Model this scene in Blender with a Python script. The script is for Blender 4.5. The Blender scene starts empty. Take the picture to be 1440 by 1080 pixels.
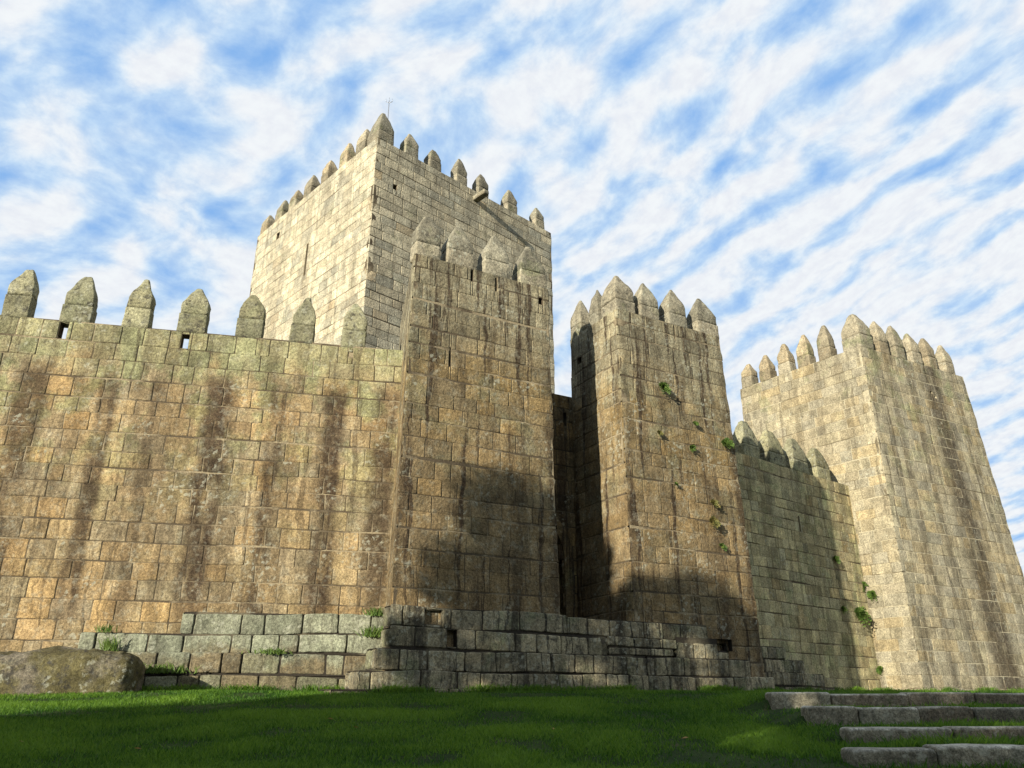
import bpy, math, random
import numpy as np
from math import sin, cos, radians, pi
C = bpy.context.scene.collection
SC = bpy.context.scene

# ------------------------------------------------------------------ camera
cam_d = bpy.data.cameras.new('camera'); cam = bpy.data.objects.new('camera', cam_d); C.objects.link(cam)
cam.location = (0, 0, 0); cam.rotation_euler = (radians(90 + 22), 0, 0)
cam_d.sensor_width = 36; cam_d.lens = 27.5; cam_d.clip_start = 0.1; cam_d.clip_end = 3000
SC.camera = cam
# ------------------------------------------------------------------ sun and exposure
SUN_EL = radians(15.5); SH = (-0.566, -0.824)                 # towards the sun, on the ground
sun_d = bpy.data.lights.new('sun', 'SUN'); sun = bpy.data.objects.new('sun', sun_d); C.objects.link(sun)
sun_d.energy = 5.0; sun_d.angle = radians(0.5); sun_d.color = (1.0, 0.93, 0.80)
from mathutils import Vector
sdir = Vector((SH[0]*cos(SUN_EL), SH[1]*cos(SUN_EL), sin(SUN_EL)))
sun.rotation_euler = sdir.to_track_quat('Z', 'Y').to_euler(); sun.location = sdir*80
SC.view_settings.view_transform = 'Standard'; SC.view_settings.look = 'None'
SC.view_settings.exposure = 1.0; SC.view_settings.gamma = 1; SC.view_settings.use_curve_mapping = False
SC.cycles.max_bounces = 6; SC.cycles.diffuse_bounces = 3

# ------------------------------------------------------------------ node helpers
class NT:
    def __init__(s, tree): s.t = tree; s.n = tree.nodes; s.l = tree.links
    def new(s, typ, **kw):
        n = s.n.new(typ)
        for k, v in kw.items(): setattr(n, k, v)
        return n
    def put(s, sock, v):
        if isinstance(v, bpy.types.NodeSocket): s.l.new(v, sock)
        elif v is not None:
            if hasattr(sock.default_value, '__len__') and not hasattr(v, '__len__'): v = (v,)*len(sock.default_value)
            if sock.type == 'RGBA' and len(v) == 3: v = (*v, 1)
            sock.default_value = v
    def m(s, op, a, b=None, c=None, clamp=False):
        n = s.new('ShaderNodeMath', operation=op, use_clamp=clamp)
        s.put(n.inputs[0], a)
        if b is not None: s.put(n.inputs[1], b)
        if c is not None: s.put(n.inputs[2], c)
        return n.outputs[0]
    def mix(s, f, a, b, mode='MIX'):
        n = s.new('ShaderNodeMix', data_type='RGBA', blend_type=mode)
        s.put(n.inputs[0], f); s.put(n.inputs[6], a); s.put(n.inputs[7], b)
        return n.outputs[2]
    def noise(s, vec, scale, detail=3, rough=0.55, dist=0.0):
        n = s.new('ShaderNodeTexNoise'); s.put(n.inputs['Vector'], vec)
        n.inputs['Scale'].default_value = scale; n.inputs['Detail'].default_value = detail
        n.inputs['Roughness'].default_value = rough; n.inputs['Distortion'].default_value = dist
        return n.outputs[0]
    def vor(s, vec, scale):
        n = s.new('ShaderNodeTexVoronoi'); s.put(n.inputs['Vector'], vec); n.inputs['Scale'].default_value = scale
        return n.outputs['Distance']
    def mapr(s, v, a, b, c=0.0, d=1.0, smooth=True):
        n = s.new('ShaderNodeMapRange', interpolation_type='SMOOTHSTEP' if smooth else 'LINEAR', clamp=True) if smooth else s.new('ShaderNodeMapRange')
        for i, x in enumerate((v, a, b, c, d)): s.put(n.inputs[i], x)
        return n.outputs[0]
    def ramp(s, f, stops, interp='LINEAR'):
        n = s.new('ShaderNodeValToRGB'); r = n.color_ramp; r.interpolation = interp
        stops = sorted(stops, key=lambda q: q[0])
        r.elements[0].position = 0.0; r.elements[0].color = (*stops[0][1][:3], 1); r.elements.remove(r.elements[1])
        r.elements[0].position = stops[0][0]
        for p, col in stops[1:]: r.elements.new(p).color = (*col[:3], 1)
        s.put(n.inputs[0], f); return n.outputs[0]
    def comb(s, x, y, z=0.0):
        n = s.new('ShaderNodeCombineXYZ')
        for i, v in enumerate((x, y, z)): s.put(n.inputs[i], v)
        return n.outputs[0]
    def sep(s, v):
        n = s.new('ShaderNodeSeparateXYZ'); s.put(n.inputs[0], v); return n.outputs
    def vm(s, op, a, b):
        n = s.new('ShaderNodeVectorMath', operation=op); s.put(n.inputs[0], a); s.put(n.inputs[1], b); return n.outputs[0]

# ------------------------------------------------------------------ world: Nishita sky under rows of altocumulus
world = bpy.data.worlds.new('World'); SC.world = world; world.use_nodes = True
w = NT(world.node_tree); w.n.clear()
sky = w.new('ShaderNodeTexSky', sky_type='NISHITA'); sky.sun_disc = False
sky.sun_elevation = SUN_EL; sky.sun_rotation = math.atan2(SH[0], SH[1])
sky.air_density = 1.0; sky.dust_density = 0.4; sky.ozone_density = 2.0
tc = w.new('ShaderNodeTexCoord'); sx, sy, sz = w.sep(tc.outputs['Generated'])
zc = w.m('ADD', w.m('MAXIMUM', sz, 0.0), 0.3)          # a cloud deck that curves down to the horizon
px = w.m('DIVIDE', sx, zc); py = w.m('DIVIDE', sy, zc)
pv = w.comb(px, py)
wn = w.new('ShaderNodeTexNoise'); w.put(wn.inputs['Vector'], pv); wn.inputs['Scale'].default_value = 4.0; wn.inputs['Detail'].default_value = 2
wx, wy, wz = w.sep(wn.outputs['Color'])
along = w.m('ADD', w.m('MULTIPLY', px, 0.656), w.m('MULTIPLY', py, -0.755))
across = w.m('ADD', w.m('MULTIPLY', px, w.m('MULTIPLY_ADD', px, 0.25, 0.755)), w.m('MULTIPLY', py, 0.656))
along = w.m('ADD', along, w.m('MULTIPLY', wx, 0.10)); across = w.m('ADD', across, w.m('MULTIPLY', wy, 0.10))
cells = w.noise(w.comb(w.m('MULTIPLY', along, 11.5), w.m('MULTIPLY', across, 17.0)), 1.0, 1.5, 0.45)
band = w.m('SINE', w.m('MULTIPLY', across, 2*pi/0.112))
fine = w.noise(w.comb(w.m('MULTIPLY', along, 42.0), w.m('MULTIPLY', across, 48.0)), 1.0, 6, 0.6)
big = w.noise(pv, 2.2, 2, 0.5)
dens = w.m('ADD', cells, w.m('MULTIPLY', band, 0.10))
dens = w.m('ADD', dens, w.m('MULTIPLY', w.m('SUBTRACT', fine, 0.5), 0.32))
dens = w.m('ADD', dens, w.m('MULTIPLY', w.m('SUBTRACT', big, 0.5), 0.28))
dens = w.m('ADD', dens, w.mapr(px, -0.5, 0.4, -0.04, 0.05, False))
dens = w.m('ADD', dens, w.mapr(sz, 0.7, 0.15, 0.0, 0.07, False))
cov = w.mapr(dens, 0.09, 0.55)
thick = w.mapr(dens, 0.38, 0.68)
blue = w.mix(0.85, sky.outputs[0], (2.5, 5.1, 9.6))
fs = w.mapr(fine, 0.30, 0.68, 0.93, 1.02)
ccol = w.mix(1.0, w.mix(thick, (6.0, 7.7, 9.5), (8.8, 9.15, 9.5)), w.comb(fs, fs, w.m('POWER', fs, 0.6)), 'MULTIPLY')
col = w.mix(cov, blue, ccol)
bg = w.new('ShaderNodeBackground'); w.put(bg.inputs[0], col); bg.inputs[1].default_value = 0.05
wo = w.new('ShaderNodeOutputWorld'); w.l.new(bg.outputs[0], wo.inputs[0])

# ------------------------------------------------------------------ materials
def material(name):
    m = bpy.data.materials.new(name); m.use_nodes = True
    t = NT(m.node_tree); t.n.clear()
    b = t.new('ShaderNodeBsdfPrincipled'); o = t.new('ShaderNodeOutputMaterial'); t.l.new(b.outputs[0], o.inputs[0])
    b.inputs['Roughness'].default_value = 0.92; b.inputs['Specular IOR Level'].default_value = 0.15
    return m, t, b
def bump(t, b, h, strength, dist):
    n = t.new('ShaderNodeBump'); n.inputs['Strength'].default_value = strength; n.inputs['Distance'].default_value = dist
    t.put(n.inputs['Height'], h); t.l.new(n.outputs[0], b.inputs['Normal'])

def stone_mat(name, pal, seed=0.0, streak=0.5, sfreq=1.3, marks=(), mspan=None, wmarks=(0, 1), damp=(0.033, 0.022, 0.013),
              moss=0.3, mossv=None, mosscol=(0.15, 0.17, 0.075), lichen=0.4, black=0.0, tone_amp=0.5, gain=1.0, top=None, base=None, cap=None):
    """weathered granite: tone per block, grain, water streaks, green algae, pale lichen dots"""
    m, t, b = material(name)
    pos = t.new('ShaderNodeNewGeometry').outputs['Position']
    at = t.new('ShaderNodeAttribute', attribute_name='tone'); r, g, bl = t.sep(at.outputs['Color'])
    uv = t.new('ShaderNodeUVMap', uv_map='UVMap').outputs[0]; u, v, _ = t.sep(uv)
    n = len(pal)
    col = t.ramp(g, [((i+0.5)/n, c) for i, c in enumerate(pal)])
    med = t.noise(pos, 2.3, 4, 0.6)
    k = t.m('MULTIPLY_ADD', r, tone_amp, 1.0 - tone_amp*0.5)
    k = t.m('MULTIPLY', k, t.mapr(med, 0.33, 0.67, 0.72, 1.26, False))
    grain = t.noise(pos, 15, 6, 0.78)
    k = t.m('MULTIPLY', k, t.mapr(grain, 0.36, 0.64, 0.55, 1.42, False))
    speck = t.noise(pos, 46, 3, 0.8)
    k = t.m('MULTIPLY', k, t.mapr(speck, 0.36, 0.64, 0.62, 1.36, False))
    k = t.m('MULTIPLY', k, gain)
    col = t.mix(1.0, col, t.comb(k, k, k), 'MULTIPLY')
    # algae
    mn = t.noise(pos, 0.9, 5, 0.62)
    mk = t.mapr(mn, 0.60 - moss*0.32, 0.72 - moss*0.3)
    mk = t.m('MULTIPLY', mk, min(1.0, 0.35 + moss*0.6))
    if mossv: mk = t.m('MULTIPLY', mk, t.mapr(v, mossv[0], mossv[1], 0.12, 1.0))
    mcol = t.mix(1.0, mosscol, t.comb(k, k, k), 'MULTIPLY')
    col = t.mix(mk, col, mcol)
    if top:   # band of differently coloured courses near the top: (v0, v1, colour, amount)
        tv = t.m('ADD', v, t.m('MULTIPLY', t.m('SUBTRACT', mn, 0.5), 1.6))
        tv = t.m('ADD', tv, t.m('MULTIPLY', t.m('SUBTRACT', bl, 0.5), 0.5))
        col = t.mix(t.m('MULTIPLY', t.mapr(tv, top[0], top[1]), top[3]), col, t.mix(1.0, top[2], t.comb(k, k, k), 'MULTIPLY'))
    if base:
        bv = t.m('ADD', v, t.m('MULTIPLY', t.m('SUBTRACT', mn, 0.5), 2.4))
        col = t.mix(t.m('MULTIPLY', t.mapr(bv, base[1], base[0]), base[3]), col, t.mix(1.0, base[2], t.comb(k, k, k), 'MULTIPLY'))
    # water streaks
    wob = t.m('MULTIPLY', t.m('SUBTRACT', t.noise(t.comb(t.m('MULTIPLY', u, 1.2), t.m('MULTIPLY', v, 0.9), seed), 1.0, 4), 0.5), 0.40)
    us = t.m('ADD', u, wob)
    sn = t.noise(t.comb(t.m('MULTIPLY', us, sfreq), t.m('MULTIPLY', v, 0.07), seed), 1.0, 4, 0.62)
    sk = t.m('MULTIPLY', t.mapr(sn, 0.47, 0.62), streak)
    s2 = t.noise(t.comb(t.m('MULTIPLY', us, sfreq*3.2), t.m('MULTIPLY', v, 0.13), seed + 8), 1.0, 5, 0.65)
    sk = t.m('MAXIMUM', sk, t.m('MULTIPLY', t.mapr(s2, 0.53, 0.62), min(1.0, streak*1.25)))
    if marks:  # stains that are really there, at their place along the wall: (u, half width, amount)
        W0, W1 = wmarks; st = [(0.0, (0, 0, 0))]
        for uc, hw, a in marks:
            for du, aa in ((-hw, 0), (-hw*0.45, a*0.9), (hw*0.40, a), (hw, 0)):
                st.append(((uc + du - W0)/(W1 - W0), (aa,)*3))
        st = [q for q in st if 0 <= q[0] <= 1][:32]
        mm = t.ramp(t.m('DIVIDE', t.m('SUBTRACT', us, W0), W1 - W0), st)
        brk = t.noise(t.comb(t.m('MULTIPLY', us, 2.0), t.m('MULTIPLY', v, 0.35), seed + 4), 1.0, 4, 0.6)
        mm = t.m('MULTIPLY', mm, t.mapr(brk, 0.36, 0.50, 0.6, 1.0))
        if mspan: mm = t.m('MULTIPLY', mm, t.m('MULTIPLY', t.mapr(v, mspan[0], mspan[0] + 2.0), t.mapr(v, mspan[1], mspan[1] - 0.7)))
        sk = t.m('MAXIMUM', sk, mm)
    sk = t.m('MULTIPLY', sk, t.mapr(t.noise(pos, 6, 4, 0.65), 0.36, 0.54, 0.80, 1.0))
    col = t.mix(sk, col, t.mix(1.0, damp, t.comb(k, k, k), 'MULTIPLY'))
    # black crust and pale lichen
    if black > 0:
        bn = t.noise(pos, 5.0, 5, 0.7)
        col = t.mix(t.m('MULTIPLY', t.mapr(bn, 0.52, 0.66), black), col, (0.035, 0.032, 0.026))
    if lichen > 0:
        gl_ = t.noise(pos, 4.5, 6, 0.7)
        gk = t.m('MULTIPLY', t.mapr(gl_, 0.52, 0.60), 0.55*lichen)
        col = t.mix(gk, col, t.mix(1.0, (0.20, 0.195, 0.145), t.comb(k, k, k), 'MULTIPLY'))
        ld = t.vor(t.vm('ADD', pos, t.comb(t.m('MULTIPLY', gl_, 0.5), t.m('MULTIPLY', grain, 0.3), t.m('MULTIPLY', gl_, 0.4))), 6.0)
        lm = t.noise(pos, 0.8, 5, 0.68)
        lk = t.m('MULTIPLY', t.mapr(ld, 0.36, 0.26), t.mapr(lm, 0.58 - 0.14*lichen, 0.66 - 0.12*lichen))
        col = t.mix(t.m('MULTIPLY', lk, 0.5), col, (0.34, 0.34, 0.26))
    # dirt in the joints
    e = at.outputs['Alpha']
    ek = t.mapr(t.m('ADD', e, t.m('MULTIPLY', t.m('SUBTRACT', grain, 0.5), 0.9)), 0.05, 0.75, 0.86, 1.0)
    col = t.mix(1.0, col, t.comb(ek, ek, ek), 'MULTIPLY')
    if cap:   # lichen crust that grows on the upward faces
        nz = t.sep(t.new('ShaderNodeNewGeometry').outputs['Normal'])[2]
        col = t.mix(t.m('MULTIPLY', t.mapr(nz, 0.25, 0.75), t.mapr(med, 0.35, 0.6, 0.4, 0.9)), col, t.mix(1.0, cap, t.comb(k, k, k), 'MULTIPLY'))
    t.l.new(col, b.inputs['Base Color'])
    hgt = t.m('ADD', t.m('MULTIPLY', grain, 0.7), t.m('MULTIPLY', t.noise(pos, 11, 4, 0.65), 1.6))
    bump(t, b, hgt, 0.7, 0.032)
    return m

def mortar_mat(name, dark, pale, amount=0.5):
    m, t, b = material(name)
    pos = t.new('ShaderNodeNewGeometry').outputs['Position']
    f = t.mapr(t.noise(pos, 0.8, 4, 0.6), 0.62 - amount*0.3, 0.75 - amount*0.3)
    g = t.mapr(t.noise(pos, 25, 3, 0.6), 0.3, 0.7, 0.7, 1.2)
    t.l.new(t.mix(1.0, t.mix(f, dark, pale), t.comb(g, g, g), 'MULTIPLY'), b.inputs['Base Color'])
    bump(t, b, t.noise(pos, 30, 3), 0.4, 0.02)
    return m

def plain_mat(name, col, var=0.3, scale=8.0, rough=0.9, metal=0.0):
    m, t, b = material(name)
    pos = t.new('ShaderNodeNewGeometry').outputs['Position']
    g = t.mapr(t.noise(pos, scale, 4, 0.6), 0.25, 0.75, 1 - var, 1 + var)
    t.l.new(t.mix(1.0, col, t.comb(g, g, g), 'MULTIPLY'), b.inputs['Base Color'])
    b.inputs['Roughness'].default_value = rough; b.inputs['Metallic'].default_value = metal
    bump(t, b, t.noise(pos, scale*4, 3), 0.3, 0.01)
    return m

def leaf_mat(name, a, c, trans=0.25):
    m, t, b = material(name)
    at = t.new('ShaderNodeAttribute', attribute_name='tone'); r, g, bl = t.sep(at.outputs['Color'])
    t.l.new(t.mix(r, a, c), b.inputs['Base Color']); b.inputs['Roughness'].default_value = 0.6
    b.inputs['Specular IOR Level'].default_value = 0.25
    tr = t.new('ShaderNodeBsdfTranslucent'); t.put(tr.inputs[0], t.mix(r, tuple(1.4*x for x in a), tuple(1.4*x for x in c)))
    mx = t.new('ShaderNodeMixShader'); mx.inputs[0].default_value = trans
    t.l.new(b.outputs[0], mx.inputs[1]); t.l.new(tr.outputs[0], mx.inputs[2])
    t.l.new(mx.outputs[0], [n for n in t.n if n.type == 'OUTPUT_MATERIAL'][0].inputs[0])
    return m

M = {}
TAN = [(0.190, 0.144, 0.078), (0.220, 0.159, 0.078), (0.174, 0.140, 0.083), (0.242, 0.161, 0.070), (0.205, 0.156, 0.090)]
M['left'] = stone_mat('left_wall_granite', TAN, seed=1.0, gain=1.34, tone_amp=0.3, streak=0.45, sfreq=1.3, wmarks=(-20, 1), mspan=(0.6, 8.9),
    marks=[(-9.75, 0.60, 0.85), (-7.85, 0.34, 0.95), (-6.6, 0.30, 0.75), (-4.95, 0.62, 1.0), (-3.35, 0.34, 0.95), (-1.75, 0.50, 1.0), (-0.3, 0.5, 0.9)],
    moss=0.42, mossv=(3.0, 9.0), mosscol=(0.125, 0.142, 0.062), lichen=0.4, top=(8.0, 9.2, (0.165, 0.165, 0.088), 0.7))
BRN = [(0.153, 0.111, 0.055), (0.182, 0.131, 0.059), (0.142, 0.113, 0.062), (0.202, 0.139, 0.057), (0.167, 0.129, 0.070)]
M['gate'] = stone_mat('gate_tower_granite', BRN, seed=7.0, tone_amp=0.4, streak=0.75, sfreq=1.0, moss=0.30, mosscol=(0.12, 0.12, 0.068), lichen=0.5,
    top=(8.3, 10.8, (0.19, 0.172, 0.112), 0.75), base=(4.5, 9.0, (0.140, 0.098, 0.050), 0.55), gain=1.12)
GRY = [(0.330, 0.306, 0.223), (0.380, 0.337, 0.233), (0.419, 0.367, 0.248), (0.300, 0.281, 0.208), (0.399, 0.316, 0.189)]
M['keep'] = stone_mat('keep_granite', GRY, seed=13.0, streak=0.3, sfreq=0.8, moss=0.1, mosscol=(0.22, 0.22, 0.13), lichen=0.2, tone_amp=0.25, gain=0.94)
YEL = [(0.259, 0.228, 0.149), (0.288, 0.247, 0.155), (0.254, 0.228, 0.160), (0.298, 0.238, 0.132), (0.278, 0.252, 0.182)]
M['corner'] = stone_mat('corner_tower_granite', YEL, seed=19.0, streak=0.35, sfreq=0.9, moss=0.12, mossv=(10, 17), lichen=0.25, tone_amp=0.3, gain=0.94)
M['corner_r'] = stone_mat('corner_tower_stained_granite', YEL, seed=23.0, streak=0.5, sfreq=1.0, wmarks=(-1, 12), mspan=(-1.5, 17.2), moss=0.28, mossv=(6, 17),
    marks=[(6.5, 1.35, 0.85), (2.3, 0.35, 0.5), (4.2, 0.35, 0.55), (9.0, 0.3, 0.4)], mosscol=(0.20, 0.22, 0.10), lichen=0.3, tone_amp=0.3, gain=1.0)
GRN = [(0.222, 0.197, 0.105), (0.254, 0.212, 0.109), (0.207, 0.187, 0.109), (0.270, 0.207, 0.099)]
M['curtain'] = stone_mat('curtain_wall_granite', GRN, seed=29.0, streak=0.4, sfreq=1.1, moss=0.28, mosscol=(0.17, 0.18, 0.085), lichen=0.3, gain=1.5)
PLG = [(0.216, 0.190, 0.115), (0.252, 0.216, 0.132), (0.187, 0.163, 0.103), (0.273, 0.236, 0.149)]
M['gate_wall'] = stone_mat('shade_darkened_gate_wall_granite', [(c[0]*.75, c[1]*.74, c[2]*.72) for c in BRN], seed=30.0, streak=0.8, sfreq=2.0, moss=0.2, lichen=0.2, black=0.5)  # gate tower browns darkened and blackened to paint in the gap's deep shade
M['plinth'] = stone_mat('plinth_granite', PLG, seed=31.0, streak=0.85, sfreq=2.2, damp=(0.028, 0.024, 0.018), moss=0.35, mosscol=(0.12, 0.14, 0.075), lichen=0.7, black=0.75, tone_amp=0.7)
PLB = [(0.149, 0.120, 0.069), (0.173, 0.138, 0.078), (0.149, 0.148, 0.092), (0.139, 0.117, 0.072)]
M['footing'] = stone_mat('footing_granite', PLB, seed=37.0, streak=0.3, sfreq=3.0, moss=0.3, mosscol=(0.16, 0.18, 0.105), lichen=0.5, black=0.3,
    top=(0.85, 1.2, (0.20, 0.21, 0.145), 0.85))
MER = [(0.182, 0.173, 0.106), (0.206, 0.189, 0.106), (0.168, 0.163, 0.101)]
M['merlon'] = stone_mat('merlon_granite', MER, seed=41.0, streak=0.2, moss=0.25, mosscol=(0.15, 0.155, 0.085), lichen=0.6, black=0.85, gain=1.1)
M['merlon_pale'] = stone_mat('pale_merlon_granite', [(0.28, 0.24, 0.16), (0.255, 0.225, 0.155), (0.29, 0.235, 0.145)], seed=43.0, streak=0.15, moss=0.2, lichen=0.4, black=0.5, gain=0.85)
M['merlon_grey'] = stone_mat('grey_merlon_granite', [(0.24, 0.215, 0.15), (0.27, 0.235, 0.16), (0.225, 0.205, 0.145)], seed=47.0, streak=0.1, moss=0.2, lichen=0.6, black=0.55, gain=0.88)
M['boulder'] = stone_mat('boulder_granite', [(0.115, 0.10, 0.072), (0.14, 0.12, 0.085)], seed=53.0, streak=0.2, moss=0.65, mosscol=(0.070, 0.060, 0.016), lichen=0.25, black=0.9)
M['step'] = stone_mat('step_granite', [(0.15, 0.122, 0.082), (0.175, 0.14, 0.095), (0.14, 0.122, 0.088)], seed=59.0, streak=0.3, moss=0.2, mosscol=(0.14, 0.16, 0.07), lichen=0.5, black=0.35, cap=(0.30, 0.28, 0.22))
M['step_pale'] = stone_mat('pale_step_granite', [(0.17, 0.152, 0.105), (0.20, 0.18, 0.125)], seed=61.0, streak=0.1, moss=0.1, lichen=0.6, black=0.45, cap=(0.34, 0.32, 0.26))
M['mortar'] = mortar_mat('old_mortar', (0.075, 0.058, 0.036), (0.24, 0.195, 0.12), 0.5)
M['mortar_dark'] = mortar_mat('dark_joint', (0.03, 0.025, 0.018), (0.10, 0.085, 0.055), 0.3)
M['mortar_pale'] = mortar_mat('pale_mortar', (0.11, 0.09, 0.055), (0.34, 0.30, 0.20), 0.75)
M['wood'] = plain_mat('dark_oak', (0.045, 0.03, 0.02), 0.4, 12)
M['metal'] = plain_mat('dull_metal', (0.35, 0.36, 0.38), 0.1, 10, 0.45, 0.8)
M['bark'] = plain_mat('bark', (0.09, 0.07, 0.05), 0.4, 6)
M['leaf'] = leaf_mat('tree_leaf', (0.035, 0.07, 0.018), (0.075, 0.115, 0.03))
M['fern'] = leaf_mat('fern_leaf', (0.05, 0.10, 0.018), (0.13, 0.19, 0.04), 0.3)
M['fern_dry'] = leaf_mat('dry_fern_leaf', (0.10, 0.11, 0.03), (0.22, 0.18, 0.06), 0.3)
M['blade'] = leaf_mat('grass_blade', (0.024, 0.080, 0.006), (0.135, 0.235, 0.022), 0.45)
M['dead'] = leaf_mat('dead_leaf', (0.20, 0.09, 0.03), (0.42, 0.27, 0.09), 0.2)
def ground_mat():
    m, t, b = material('turf')
    pos = t.new('ShaderNodeNewGeometry').outputs['Position']
    c = t.mix(t.mapr(t.noise(pos, 0.7, 5, 0.6), 0.35, 0.65), (0.014, 0.032, 0.005), (0.032, 0.055, 0.010))
    c = t.mix(t.mapr(t.noise(pos, 1.6, 4, 0.6), 0.62, 0.74), c, (0.085, 0.075, 0.035))
    g = t.mapr(t.noise(pos, 40, 3, 0.7), 0.3, 0.7, 0.5, 1.4)
    t.l.new(t.mix(1.0, c, t.comb(g, g, g), 'MULTIPLY'), b.inputs['Base Color'])
    bump(t, b, t.noise(pos, 30, 4, 0.7), 0.8, 0.04)
    return m
M['turf'] = ground_mat()

# ------------------------------------------------------------------ mesh accumulation
def vnoise(p, seed=0):
    """value noise, p (n,3)"""
    i = np.floor(p).astype(np.int64); f = p - i; f = f*f*(3 - 2*f); out = 0
    def h(a):
        n = a[:, 0]*374761393 + a[:, 1]*668265263 + a[:, 2]*2147483647 + seed*1274126177
        n = (n ^ (n >> 13))*1274126177; n = n & 0x7fffffff
        n = ((n ^ (n >> 16))*668265263) & 0x7fffffff
        return (n % 100003)/100003.0
    for dx in (0, 1):
        for dy in (0, 1):
            for dz in (0, 1):
                wgt = (f[:, 0] if dx else 1-f[:, 0])*(f[:, 1] if dy else 1-f[:, 1])*(f[:, 2] if dz else 1-f[:, 2])
                out = out + wgt*h(i + np.array([dx, dy, dz]))
    return out*2 - 1
def fnoise(p, seed=0, octs=3):
    a, o, tot = 1.0, 0, 0
    for k in range(octs): o = o + a*vnoise(p*(2.03**k) + 17.3*k, seed + k); tot += a; a *= 0.5
    return o/tot

class Acc:
    def __init__(s): s.v = []; s.uv = []; s.tone = []; s.q = []; s.mi = []; s.n = 0; s.smooth = []
    def add(s, verts, uv, tone, faces, mat=0, smooth=True):
        verts = np.asarray(verts, float); k = len(verts)
        s.v.append(verts); s.uv.append(np.asarray(uv, float)[:, :2])
        t = np.asarray(tone, float); s.tone.append(np.broadcast_to(t, (k, 4)) if t.ndim == 1 else t)
        for f in faces: s.q.append(tuple(int(x) + s.n for x in f))
        s.mi += [mat]*len(faces); s.smooth += [smooth]*len(faces); s.n += k
    def build(s, name, mats, parent=None, loc=None):
        me = bpy.data.meshes.new(name); V = np.concatenate(s.v)
        org = np.array(parent_loc(parent)) if parent else (np.array(loc) if loc is not None else np.zeros(3))
        me.from_pydata((V - org).tolist(), [], s.q)
        for m in mats: me.materials.append(M[m])
        me.polygons.foreach_set('material_index', s.mi); me.polygons.foreach_set('use_smooth', s.smooth)
        li = np.empty(len(me.loops), int); me.loops.foreach_get('vertex_index', li)
        UV = np.concatenate(s.uv)[li]
        ul = me.uv_layers.new(name='UVMap'); ul.data.foreach_set('uv', UV.astype(np.float32).ravel())
        ca = me.color_attributes.new('tone', 'FLOAT_COLOR', 'POINT'); ca.data.foreach_set('color', np.concatenate(s.tone).astype(np.float32).ravel())
        me.update(); o = bpy.data.objects.new(name, me); C.objects.link(o)
        if parent: o.parent = parent
        elif loc is not None: o.location = loc
        return o
def parent_loc(p):
    l = np.zeros(3)
    while p is not None: l = l + np.array(p.location); p = p.parent
    return l
def tag(o, label=None, cat=None, group=None, kind=None):
    if label: o['label'] = label
    if cat: o['category'] = cat
    if group: o['group'] = group
    if kind: o['kind'] = kind
    return o
def empty(name, loc, label, cat, group=None):
    e = bpy.data.objects.new(name, None); C.objects.link(e); e.location = loc; e.empty_display_size = 0.3
    return tag(e, label, cat, group)

def dirv(a): return np.array([cos(radians(a)), sin(radians(a)), 0.0])
GRIDF = {}
def gridfaces(nu, nv):
    if (nu, nv) not in GRIDF:
        GRIDF[nu, nv] = [(j*nu + i, j*nu + i + 1, (j+1)*nu + i + 1, (j+1)*nu + i) for j in range(nv-1) for i in range(nu-1)]
    return GRIDF[nu, nv]

def courses(z0, z1, h, rng, var=0.14):
    n = max(1, round((z1 - z0)/h)); a = np.array([1 + rng.uniform(-var, var) for _ in range(n)]); a = a/a.sum()*(z1 - z0)
    return [z0] + list(z0 + np.cumsum(a))

class Patch:
    """a wall face: corners BL BR TR TL seen from outside; u metres along, v height"""
    def __init__(s, BL, BR, TR, TL):
        s.c = [np.asarray(q, float) for q in (BL, BR, TR, TL)]
        s.W = np.linalg.norm((s.c[1] - s.c[0])[:2]); s.z0 = s.c[0][2]; s.z1 = s.c[3][2]
        e = s.c[1] - s.c[0]; f = s.c[3] - s.c[0]; n = np.cross(e, f); s.n = n/np.linalg.norm(n)
        s.bis = [None, None]
    def wander(s, p, wgt, end):
        c = s.c[0] if end == 0 else s.c[1]; b = s.bis[end]
        q = np.stack([np.full(len(p), c[0]*1.7), np.full(len(p), c[1]*1.7), p[:, 2]*2.6], 1)
        k = np.clip(0.35 + fnoise(q, 77, 3)*1.1, 0, 1.2)*0.075
        return p + b*(k*wgt)[:, None]
    def pt(s, u, v, d=0.0):
        a = (np.asarray(u)/s.W)[..., None]; b = ((np.asarray(v) - s.z0)/(s.z1 - s.z0))[..., None]
        p = s.c[0]*(1-a)*(1-b) + s.c[1]*a*(1-b) + s.c[2]*a*b + s.c[3]*(1-a)*b
        return p + s.n*np.asarray(d)[..., None]

def cut(rects, h):
    out = []
    for (a, b, c, d) in rects:
        if h[0] >= b or h[1] <= a or h[2] >= d or h[3] <= c: out.append((a, b, c, d)); continue
        if h[0] > a: out.append((a, h[0], c, d))
        if h[1] < b: out.append((h[1], b, c, d))
        l, r = max(a, h[0]), min(b, h[1])
        if h[2] > c: out.append((l, r, c, h[2]))
        if h[3] < d: out.append((l, r, h[3], d))
    return [q for q in out if q[1]-q[0] > 0.03 and q[3]-q[2] > 0.03]

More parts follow.
